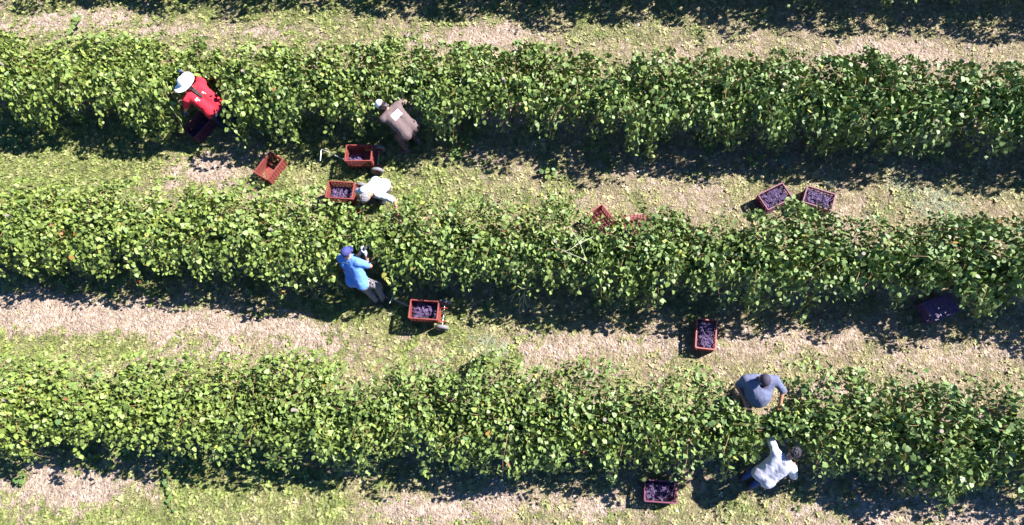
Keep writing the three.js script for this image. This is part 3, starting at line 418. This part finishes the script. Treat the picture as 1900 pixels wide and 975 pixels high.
function person(o) {
  const base = o.feet[0].clone().add(o.feet[1]).multiplyScalar(0.5).setY(0), g = thing('person', o.label, 'person', base, 'grape pickers'), K = o.scale || 1, up = V(0, 1, 0), w = o.wide || 1;
  const loc = (p) => p.clone().sub(base);
  const pel = loc(o.pelvis), S = loc(o.neck).sub(pel).normalize(), neck = pel.clone().addScaledVector(S, 0.5 * K);
  const Fr = o.face.clone().addScaledVector(S, -o.face.dot(S)).normalize(), Lf = S.clone().cross(Fr).normalize();
  const Fh = (o.hipFace || o.face).clone().setY(0).normalize(), Lh = up.clone().cross(Fh).normalize();
  const sh = [1, -1].map((s) => neck.clone().addScaledVector(S, -0.045).addScaledVector(Lf, s * 0.18 * K * w)), hip = [1, -1].map((s) => pel.clone().addScaledVector(Lh, s * 0.095 * K * w).addScaledVector(up, -0.02));
  const arm = [0, 1].map((i) => ik(sh[i], loc(o.hands[i]), 0.29 * K, 0.26 * K, o.elbowAt ? loc(o.elbowAt[i]).sub(sh[i].clone().lerp(loc(o.hands[i]), 0.5)) : o.elbow ? o.elbow[i] : V(0, -1, 0).addScaledVector(Lf, i ? -0.6 : 0.6)));
  const ank = o.feet.map((p) => loc(p).setY(0.09 + (p.y || 0))), leg = [0, 1].map((i) => ik(hip[i], ank[i], 0.44 * K, 0.43 * K, o.knee || Fh.clone()));
  const Hu = (o.headUp || S).clone().normalize(), Hf = o.look.clone().addScaledVector(Hu, -o.look.dot(Hu)).normalize(), Hl = Hu.clone().cross(Hf), hc = neck.clone().addScaledVector(Hu, 0.19 * K), HB = [Hl, Hu, Hf];
  const hp = (x, y, z) => hc.clone().addScaledVector(Hl, x).addScaledVector(Hu, y).addScaledVector(Hf, z);
  const torso = (e) => { const l = [], q = o.belly || 0; for (const s of [1, -1]) l.push(cap(pel.clone().addScaledVector(S, 0.02).addScaledVector(Lf, s * 0.07 * w), neck.clone().addScaledVector(S, -0.13).addScaledVector(Lf, s * 0.09 * w), 0.1 * w + e, 0.1 * w + e)); l.push(cap(sh[0], sh[1], 0.055 + e, 0.055 + e), cap(neck.clone().addScaledVector(S, -0.02), sh[0].clone().lerp(neck, 0.35), 0.05 + e, 0.05 + e), cap(neck.clone().addScaledVector(S, -0.02), sh[1].clone().lerp(neck, 0.35), 0.05 + e, 0.05 + e)); if (q) l.push(cap(pel.clone().addScaledVector(S, 0.12).addScaledVector(Fr, 0.06), pel.clone().addScaledVector(S, 0.2).addScaledVector(Fr, 0.06), q + e, q + e)); return l; };
  const pelvis = (e) => [cap(hip[0].clone().lerp(hip[1], 0.1), hip[1].clone().lerp(hip[0], 0.1), 0.095 * w + e, 0.095 * w + e), ...[0, 1].map((i) => cap(hip[i].clone().addScaledVector(Fh, -0.05 * (o.seat || 1)), hip[i].clone().addScaledVector(Fh, -0.05 * (o.seat || 1)).addScaledVector(S, 0.04), 0.085 * w + e, 0.08 * w + e))];
  const limbA = (i, e, cut) => [cap(sh[i], arm[i][0], 0.052 * K + e, 0.042 * K + e), cap(arm[i][0], arm[i][1], 0.042 * K + e, 0.029 * K + e, cut)];
  const limbL = (i, e, cut) => [cap(hip[i], leg[i][0], 0.085 * w + e, 0.058 * w + e), cap(leg[i][0], leg[i][1], 0.058 * w + e, 0.04 + e, cut)];
  // body: trunk and limbs, then head and hands on finer grids
  const bodyF = blend([...torso(-0.012), ...pelvis(-0.012), ...limbA(0, 0), ...limbA(1, 0), ...limbL(0, -0.01), ...limbL(1, -0.01), cap(neck.clone().addScaledVector(S, -0.05), hp(0, -0.05, -0.02), 0.058, 0.05)], 0.04);
  const cran = blend([ell(hp(0, 0.03, -0.01), HB, 0.075, 0.092, 0.096), ell(hp(0, -0.05, 0.03), HB, 0.056, 0.068, 0.062), cap(hp(0, -0.04, -0.02), hp(0, -0.11, -0.03), 0.05, 0.052)], 0.04);
  const nose = cap(hp(0, 0.015, 0.09), hp(0, -0.022, 0.108), 0.009, 0.015), ears = [1, -1].map((s) => ell(hp(s * 0.079, -0.005, -0.012), HB, 0.01, 0.032, 0.02)), eyes = [1, -1].map((s) => hp(s * 0.031, 0.012, 0.092)), lips = ell(hp(0, -0.06, 0.088), HB, 0.024, 0.009, 0.012);
  const headF = (x, y, z) => { let d = smin(cran(x, y, z), nose(x, y, z), 0.015); d = smin(d, lips(x, y, z), 0.008); for (const e of ears) d = smin(d, e(x, y, z), 0.008); for (const e of eyes) d = Math.max(d, -(Math.hypot(x - e.x, y - e.y, z - e.z) - 0.016)); for (const e of eyes) d = Math.min(d, Math.hypot(x - e.x + Hf.x * 0.012, y - e.y + Hf.y * 0.012, z - e.z + Hf.z * 0.012) - 0.013); return d; };
  headF.box = cran.box.clone().expandByScalar(0.02);
  const handBones = (i, e) => { // palm, four fingers, thumb; curled towards the palm side
    const a = arm[i][1], f = a.clone().sub(arm[i][0]).normalize(), pn = (o.palm ? o.palm[i] : V(0, -1, 0)).clone(); pn.addScaledVector(f, -pn.dot(f)).normalize(); const sd = f.clone().cross(pn).multiplyScalar(i ? 1 : -1), P = (x, y, z) => a.clone().addScaledVector(f, x).addScaledVector(sd, y).addScaledVector(pn, z), l = [cap(P(-0.03, 0, 0), P(0.02, 0, 0), 0.028 + e, 0.027 + e)];
    for (let k = 0; k < 4; k++) { const y = -0.028 + k * 0.019, n = [0.062, 0.075, 0.08, 0.07][k], c = 0.5 + 0.12 * k; l.push(cap(P(0.015, y * 0.8, 0), P(0.085, y, 0), 0.014 + e, 0.0115 + e)); let q = P(0.085, y, 0), ang = c * 0.5; for (let s = 0; s < 3; s++) { const L = n * [0.45, 0.32, 0.23][s], dx = Math.cos(ang) * L, dz = Math.sin(ang) * L, t = q.clone().addScaledVector(f, dx).addScaledVector(pn, dz); l.push(cap(q, t, 0.0098 - s * 0.0008 + e, 0.0092 - s * 0.0008 + e)); q = t; ang += c; } }
    l.push(cap(P(0.02, 0.022, 0.004), P(0.055, 0.05, 0.018), 0.013 + e, 0.011 + e), cap(P(0.055, 0.05, 0.018), P(0.09, 0.055, 0.034), 0.011 + e, 0.009 + e)); return blend(l, 0.009); };
  const sk = skinTone[o.skin || 'tan'], geos = [net(bodyF, 0.015), net(headF, 0.006), net(handBones(0, 0), 0.006), net(handBones(1, 0), 0.006)];
  const bm = mergeGeometries(geos), pa = bm.attributes.position, cols = new Float32Array(pa.count * 3);
  for (let k = 0; k < pa.count; k++) { const p = V(pa.getX(k), pa.getY(k), pa.getZ(k)); let c = sk; for (const e of eyes) { const d = p.distanceTo(e); if (d < 0.018) c = d < 0.0075 + 0.004 ? [0.05, 0.03, 0.02] : c; } if (lips(p.x, p.y, p.z) < 0.004) c = [sk[0] * 0.9, sk[1] * 0.6, sk[2] * 0.65]; for (const s of [1, -1]) if (p.distanceTo(hp(s * 0.033, 0.036, 0.09)) < 0.015 && Math.abs(p.clone().sub(hp(0, 0.036, 0)).dot(Hu)) < 0.005) c = [0.06, 0.045, 0.035]; cols.set(c, k * 3); }
  bm.setAttribute('color', new THREE.BufferAttribute(cols, 3));
  mesh('body', bm, new THREE.MeshPhysicalMaterial({ vertexColors: true, roughness: 0.55 }), g);
  // shirt
  const wr = wrinkle(0.0045), hem = pel.clone().addScaledVector(S, -(o.hem ?? 0.1));
  const tf = blend([...torso(0.014), ...pelvis(0.016)], 0.06), sl = [0, 1].map((i) => { const e = o.sleeve[i]; if (e > 1) return blend([cap(sh[i], arm[i][0], 0.052 * K + 0.02, 0.042 * K + 0.017), cap(arm[i][0], arm[i][0].clone().lerp(arm[i][1], e - 1), 0.042 * K + 0.017, 0.034 * K + 0.014, true)], 0.03); return cap(sh[i], sh[i].clone().lerp(arm[i][0], e), 0.052 * K + 0.022, 0.046 * K + 0.024, true); });
  const hole = ell(neck.clone().addScaledVector(S, 0.045).addScaledVector(Fr, 0.025), [Lf, S, Fr], 0.068, 0.085, 0.075 + (o.openNeck || 0));
  const shirtF = (x, y, z) => { let d = tf(x, y, z); d = Math.max(d, -((x - hem.x) * S.x + (y - hem.y) * S.y + (z - hem.z) * S.z)); for (const s of sl) d = smin(d, s(x, y, z), 0.045); d = Math.max(d, -hole(x, y, z)); return d + wr(x, y, z); };
  shirtF.box = tf.box.clone().union(sl[0].box).union(sl[1].box);
  mesh('shirt', net(shirtF, 0.013), o.shirt, g);
  // trousers
  const waist = pel.clone().addScaledVector(S, 0.13), tw = wrinkle(0.006);
  const pf = blend([...pelvis(0.012), cap(pel, waist, 0.09 * w, 0.075 * w), ...limbL(0, 0.014, true), ...limbL(1, 0.014, true)], 0.05);
  const pantF = (x, y, z) => Math.max(pf(x, y, z), (x - waist.x) * S.x + (y - waist.y) * S.y + (z - waist.z) * S.z) + tw(x, y, z); pantF.box = pf.box;
  mesh('trousers', net(pantF, 0.015), o.trousers, g);
  for (let i = 0; i < 2; i++) { const a = leg[i][1].clone(), t = (o.toes ? o.toes[i] : Fh).clone().setY(0).normalize(), y0 = o.feet[i].y || 0, sf = blend([cap(a.clone().setY(y0 + 0.05).addScaledVector(t, -0.04), a.clone().setY(y0 + 0.04).addScaledVector(t, 0.15), 0.046, 0.042), cap(a.clone().setY(y0 + 0.06), a.clone().setY(y0 + (o.boot || 0.11)), 0.048, 0.05)], 0.03), ff = (x, y, z) => Math.max(sf(x, y, z), y0 + 0.004 - y); ff.box = sf.box; mesh('shoe', net(ff, 0.01), o.shoes, g); }
  if (o.gloves) for (let i = 0; i < 2; i++) if (o.gloves[i]) mesh('glove', net(handBones(i, 0.004), 0.006), o.gloves[i], g);
  if (o.hair) { const top = o.capped ? 0.028 : 9; const hf0 = ell(hp(0, 0.035, -0.016), HB, 0.085, 0.098, 0.1), hw = o.hairWave || 0.006, hf = (x, y, z) => { const p = V(x, y, z).sub(hc), f = p.dot(Hf), u = p.dot(Hu); return Math.max(hf0(x, y, z) + hw * n3(x * 55, y * 55, z * 55) + hw * 0.8 * n3(x * 24, y * 24, z * 24), f - 0.03 - 1.0 * Math.max(0, u - 0.0) * 0.6, -(u + 0.055 + Math.max(0, -f) * 0.3), u - top); }; hf.box = hf0.box; mesh('hair', net(hf, 0.006), o.hair, g); }
  const api = { g, hp, HB, hc, Hu, Hf, Hl, S, Fr, Lf, neck, pel, shirtF, sh };
  if (o.more) o.more(api);
  return api;
}
// print on cloth: a patch that follows the shirt
function print(api, name, c, u, v, nn, w, h, material, label) {
  const N = 14, p = [], uv = [], idx = [];
  for (let j = 0; j <= N; j++) for (let i = 0; i <= N; i++) { const q = c.clone().addScaledVector(u, (i / N - 0.5) * w).addScaledVector(v, (j / N - 0.5) * h).addScaledVector(nn, 0.2); for (let s = 0; s < 60; s++) { const d = api.shirtF(q.x, q.y, q.z) - 0.004; if (d < 0.0005) break; q.addScaledVector(nn, -Math.max(d * 0.7, 0.0006)); } p.push(q.x, q.y, q.z); uv.push(i / N, j / N); }
  for (let j = 0; j < N; j++) for (let i = 0; i < N; i++) { const a = j * (N + 1) + i; idx.push(a, a + 1, a + N + 1, a + 1, a + N + 2, a + N + 1); }
  const g = new THREE.BufferGeometry(); g.setAttribute('position', new THREE.Float32BufferAttribute(p, 3)); g.setAttribute('uv', new THREE.Float32BufferAttribute(uv, 2)); g.setIndex(idx); g.computeVertexNormals();
  const m = mesh(name, g, material, api.g); if (label) m.userData.label = label; return m;
}
function printMat(draw, w = 256, h = 128) { const c = document.createElement('canvas'); c.width = w; c.height = h; const x = c.getContext('2d'); x.clearRect(0, 0, w, h); draw(x, w, h); const t = new THREE.CanvasTexture(c); t.colorSpace = THREE.SRGBColorSpace; return new THREE.MeshStandardMaterial({ map: t, transparent: true, alphaTest: 0.5, roughness: 0.8, side: THREE.DoubleSide }); }
function baseballCap(api, m, { turn = 0, tilt = 0, brim = 0.075 } = {}) {
  const { hp, HB } = api, f0 = ell(hp(0, 0.05, -0.008), HB, 0.092, 0.09, 0.108), f = (x, y, z) => { const p = V(x, y, z).sub(api.hc), u = p.dot(api.Hu); return Math.max(f0(x, y, z), -(u - 0.028)); }; f.box = f0.box; mesh('cap_crown', net(f, 0.006), m, api.g);
  const s = new THREE.Shape(); s.moveTo(-0.085, 0); s.quadraticCurveTo(-0.08, brim + 0.01, 0, brim + 0.012); s.quadraticCurveTo(0.08, brim + 0.01, 0.085, 0); s.quadraticCurveTo(0, 0.05, -0.085, 0);
  const b = new THREE.ExtrudeGeometry(s, { depth: 0.004, bevelEnabled: false, curveSegments: 10 }); const pa = b.attributes.position; for (let k = 0; k < pa.count; k++) pa.setZ(k, pa.getZ(k) + 4 * pa.getX(k) ** 2); b.computeVertexNormals();
  const bm = mesh('cap_brim', b, m, api.g); bm.quaternion.setFromRotationMatrix(new THREE.Matrix4().makeBasis(api.Hl, api.Hf, api.Hl.clone().cross(api.Hf))); bm.position.copy(hp(0, 0.034, 0.065));
}
const weave = noiseTex(256, 40), cloth = (r, g, b, o = {}) => mat(r, g, b, 0.9, { sheen: 0.25, sheenRoughness: 0.6, ...o });
const dir = (x, y, z) => V(x, y, z).normalize();

// picker in red with the white hat
person({
  capped: true, label: 'picker in a red printed shirt and wide white hat bending over vines', pelvis: at(397, 199, 0.93), neck: at(351, 161, 1.36), wide: 1.28, scale: 1.1, face: dir(-0.6, -0.4, -0.5), look: dir(-0.8, -0.2, -0.35), headUp: dir(-0.3, 0.93, -0.1),
  hands: [at(343, 208, 0.72), at(330, 130, 1.25)], elbow: [dir(0.5, 0.3, 0.8), dir(0.8, 0.3, -0.6)], feet: [at(424, 243), at(446, 229)], toes: [dir(-0.8, 0, -0.5), dir(-0.8, 0, -0.5)], sleeve: [0.9, 0.8], skin: 'light',
  shirt: cloth(0.58, 0.016, 0.035), trousers: cloth(0.018, 0.026, 0.06), shoes: mat(0.06, 0.12, 0.3, 0.7), gloves: [mat(0.05, 0.09, 0.35, 0.7), mat(0.05, 0.09, 0.35, 0.7)], hair: mat(0.03, 0.018, 0.015, 0.5),
  more(a) {
    const hs = [[0.001, 0.105], [0.035, 0.1], [0.07, 0.08], [0.088, 0.04], [0.094, 0.0], [0.125, -0.012], [0.17, -0.022], [0.205, -0.02], [0.206, -0.025], [0.17, -0.028], [0.12, -0.02], [0.088, -0.008]].map(([x, y]) => new THREE.Vector2(x, y));
    const hg = new THREE.LatheGeometry(hs, 40), p = hg.attributes.position; for (let k = 0; k < p.count; k++) { const x = p.getX(k), z = p.getZ(k), r = Math.hypot(x, z), an = Math.atan2(z, x); if (r > 0.1) { p.setY(k, p.getY(k) + (r - 0.1) * (0.14 * Math.cos(an * 2 + 0.6) + 0.1 * Math.sin(an * 3)) - (r - 0.1) * 0.25 * Math.exp(-(((an - 1.5) / 0.35) ** 2))); } } hg.computeVertexNormals();
    const h = mesh('sun_hat', hg, mat(0.8, 0.8, 0.82, 0.8), a.g); h.position.copy(a.hp(0, 0.062, -0.008)); h.scale.set(1.25, 1.1, 1.28); h.quaternion.setFromRotationMatrix(new THREE.Matrix4().makeBasis(a.Hl, a.Hu, a.Hf));
    const back = a.Fr.clone().negate(), pts = [a.hp(0, 0.0, -0.09), a.neck.clone().addScaledVector(back, 0.11).addScaledVector(a.S, 0.0), a.neck.clone().addScaledVector(back, 0.135).addScaledVector(a.S, -0.1), a.neck.clone().addScaledVector(back, 0.135).addScaledVector(a.S, -0.24)];
    const hair = []; for (let s = 0; s < 12; s++) { const o = a.Lf.clone().multiplyScalar(rr(-0.03, 0.03)).addScaledVector(back, rr(-0.012, 0.012)); hair.push(tube(pts.map((q, k) => q.clone().addScaledVector(o, k === 3 ? 0.5 : 1)), 0.011, 14, 6)); }
    mesh('ponytail', join(hair), mat(0.03, 0.018, 0.015, 0.5), a.g);
    const c = a.neck.clone().addScaledVector(a.S, -0.2), white = '#f4f0f2';
    print(a, 'shirt_print', c.clone().addScaledVector(a.Lf, 0.1), a.Lf.clone().negate(), a.S, back, 0.13, 0.1, printMat((x, w, h2) => { x.fillStyle = white; x.font = 'bold 92px sans-serif'; x.fillText('EXT', 8, 78, 240); x.font = 'bold 40px sans-serif'; x.fillText('A·LI', 90, 120); }));
    print(a, 'shirt_print', c.clone().addScaledVector(a.Lf, -0.1).addScaledVector(a.S, 0.0), a.Lf.clone().negate(), a.S, back, 0.09, 0.1, printMat((x) => { x.fillStyle = white; x.font = 'bold 92px sans-serif'; x.fillText('RA', 30, 78); x.font = 'bold 40px sans-serif'; x.fillText('NE', 110, 120); }));
  },
});
// picker in brown
person({
  capped: true, label: 'picker in brown with a white cap and white back panel bent over', pelvis: at(756, 239, 0.92), neck: at(719, 201, 1.2), face: dir(-0.5, -0.75, -0.35), hipFace: dir(-0.75, 0, -0.65), look: dir(-0.85, -0.35, -0.4), headUp: dir(-0.75, 0.55, -0.3), wide: 1.22, scale: 1.06, seat: 1.6,
  hands: [at(706, 214, 0.78), at(732, 182, 0.9)], elbow: [dir(0.8, -0.5, 0.25), dir(0.7, 0.4, -0.3)], feet: [at(757, 283), at(778, 266)], toes: [dir(-0.95, 0, 0.05), dir(-0.7, 0, -0.6)], sleeve: [1.9, 1.9], hem: 0.12, boot: 0.2,
  shirt: cloth(0.125, 0.085, 0.085), trousers: cloth(0.105, 0.066, 0.07), shoes: mat(0.11, 0.08, 0.09, 0.8), gloves: [null, mat(0.02, 0.02, 0.025, 0.8)], hair: mat(0.035, 0.02, 0.022, 0.5), hairWave: 0.012,
  more(a) { baseballCap(a, mat(0.62, 0.64, 0.75, 0.8)); const back = a.Fr.clone().negate(); const tail = []; for (let s = 0; s < 10; s++) tail.push(tube([a.hp(rr(-0.05, 0.05), 0.0, -0.09), a.hp(rr(-0.06, 0.06), -0.05, -0.125), a.hp(rr(-0.06, 0.06), -0.12, -0.12)], 0.014, 8, 6)); mesh('hair', join(tail), mat(0.035, 0.02, 0.022, 0.5), a.g);
    print(a, 'back_panel', a.neck.clone().addScaledVector(a.S, -0.17), a.Lf.clone().negate(), a.S, back, 0.22, 0.14, printMat((x, w, h) => { x.fillStyle = '#f3f1f6'; x.fillRect(0, 0, w, h); x.fillStyle = '#9aa0bb'; x.font = 'bold 26px sans-serif'; x.fillText('· ·· ·', 26, 112); }), 'white printed panel on the back'); },
});
// grey haired picker in white
person({
  label: 'grey haired picker in a white shirt stooping beside a crate', pelvis: at(704, 343, 0.66), neck: at(690, 360, 1.02), face: dir(-0.25, -0.8, 0.5), hipFace: dir(-0.3, 0, 1), look: dir(-0.3, -0.75, 0.6), headUp: dir(-0.5, 0.55, 0.65), wide: 1.12,
  hands: [at(738, 396, 0.85), at(664, 364, 0.55)], elbow: [dir(0.7, 0.1, -0.3), dir(-0.7, 0.3, -0.2)], feet: [at(722, 352), at(704, 354)], sleeve: [0.95, 0.95], hem: 0.12,
  shirt: cloth(0.55, 0.62, 0.74), trousers: cloth(0.05, 0.055, 0.08), shoes: mat(0.06, 0.05, 0.05, 0.8), hair: mat(0.24, 0.22, 0.24, 0.85), hairWave: 0.016,
  more(a) { },
});
// picker in blue with the navy cap
person({
  capped: true, label: 'picker in a light blue shirt and navy cap reaching into the vines', scale: 1.08, pelvis: at(664, 521, 0.98), neck: at(643, 470, 1.5), face: dir(0.35, 0, -0.95), hipFace: dir(0.35, 0, -0.95), look: dir(0.5, 0, -0.85), headUp: dir(0.05, 0.97, -0.25),
  hands: [at(672, 464, 1.4), at(678, 470, 1.38)], elbowAt: [at(648, 482, 1.15), at(684, 508, 1.15)], palm: [dir(0.5, 0, 0.2), dir(-0.8, 0, 0)], feet: [at(700, 560), at(712, 557)], sleeve: [0.8, 0.85], hem: 0.13, wide: 1.2,
  shirt: cloth(0.12, 0.27, 0.7), trousers: cloth(0.22, 0.2, 0.23), shoes: mat(0.05, 0.05, 0.08, 0.7), gloves: [mat(0.03, 0.03, 0.04, 0.8), mat(0.6, 0.68, 0.78, 0.8)], hair: mat(0.06, 0.045, 0.04, 0.7),
  more(a) { baseballCap(a, mat(0.035, 0.04, 0.17, 0.8)); const back = a.Fr.clone().negate(), red = '#b5304a', c = a.neck.clone();
    print(a, 'collar_band', c.clone().addScaledVector(a.S, -0.045), a.Lf.clone().negate(), a.S, back, 0.2, 0.03, printMat((x, w, h) => { x.fillStyle = '#e9eef6'; x.fillRect(0, 0, w, h); x.fillStyle = '#30406a'; x.fillRect(0, h - 26, w, 14); }), 'white collar band edged in navy');
    print(a, 'shirt_print', c.clone().addScaledVector(a.S, -0.2).addScaledVector(a.Lf, 0.07), a.Lf.clone().negate(), a.S, back, 0.17, 0.085, printMat((x) => { x.fillStyle = red; x.beginPath(); x.ellipse(70, 66, 56, 40, 0, 0, 6.3); x.fill(); x.fillStyle = '#7f9fe0'; x.font = 'bold 60px sans-serif'; x.fillText('OT', 140, 90); }), 'red badge print on the back');
    print(a, 'shirt_print', c.clone().addScaledVector(a.S, -0.5).addScaledVector(a.Lf, -0.08), a.Lf.clone().negate(), a.S, back, 0.1, 0.05, printMat((x) => { x.fillStyle = red; x.font = 'bold 88px sans-serif'; x.fillText('SA', 50, 96); }), 'red print near the hem'); },
});
// picker in grey, facing the drone
person({
  capped: true, label: 'broad picker in a dark grey shirt and dark cap facing the lowest row', pelvis: at(1402, 735, 1.0), neck: at(1414, 698, 1.52), face: dir(-0.05, 0, 1), look: dir(-0.1, -0.35, 0.9), headUp: dir(0, 0.94, 0.3), wide: 1.3, scale: 1.06, belly: 0.22,
  hands: [at(1448, 752, 1.1), at(1382, 744, 1.15)], elbow: [dir(0.9, -0.5, -0.2), dir(-0.5, -0.8, -0.5)], feet: [at(1388, 733), at(1362, 733)], sleeve: [1.15, 0.85], hem: 0.12, openNeck: 0.03,
  shirt: cloth(0.11, 0.12, 0.2), trousers: cloth(0.03, 0.035, 0.05), shoes: mat(0.05, 0.045, 0.045, 0.8), hair: mat(0.03, 0.022, 0.025, 0.7),
  more(a) { baseballCap(a, mat(0.035, 0.025, 0.05, 0.8), { brim: 0.07 }); },
});
// picker in white, dark hair
person({
  label: 'dark haired picker in a pale shirt leaning into the lowest row', pelvis: at(1419, 884, 0.9), neck: at(1462, 850, 1.2), face: dir(0.45, -0.75, -0.5), hipFace: dir(0.7, 0, -0.7), look: dir(0.7, -0.35, -0.6), headUp: dir(0.6, 0.6, -0.5), wide: 1.06,
  hands: [at(1438, 815, 0.85), at(1476, 866, 0.72)], elbow: [dir(-0.4, 0.5, -0.3), dir(0.3, -0.9, 0.4)], feet: [at(1378, 887), at(1392, 903)], sleeve: [1.0, 0.95], hem: 0.14,
  shirt: cloth(0.47, 0.46, 0.54), trousers: cloth(0.03, 0.06, 0.2), shoes: mat(0.05, 0.05, 0.06, 0.8), hair: mat(0.022, 0.018, 0.025, 0.6), hairWave: 0.014,
  more(a) { },
});

renderer.render(scene, camera);
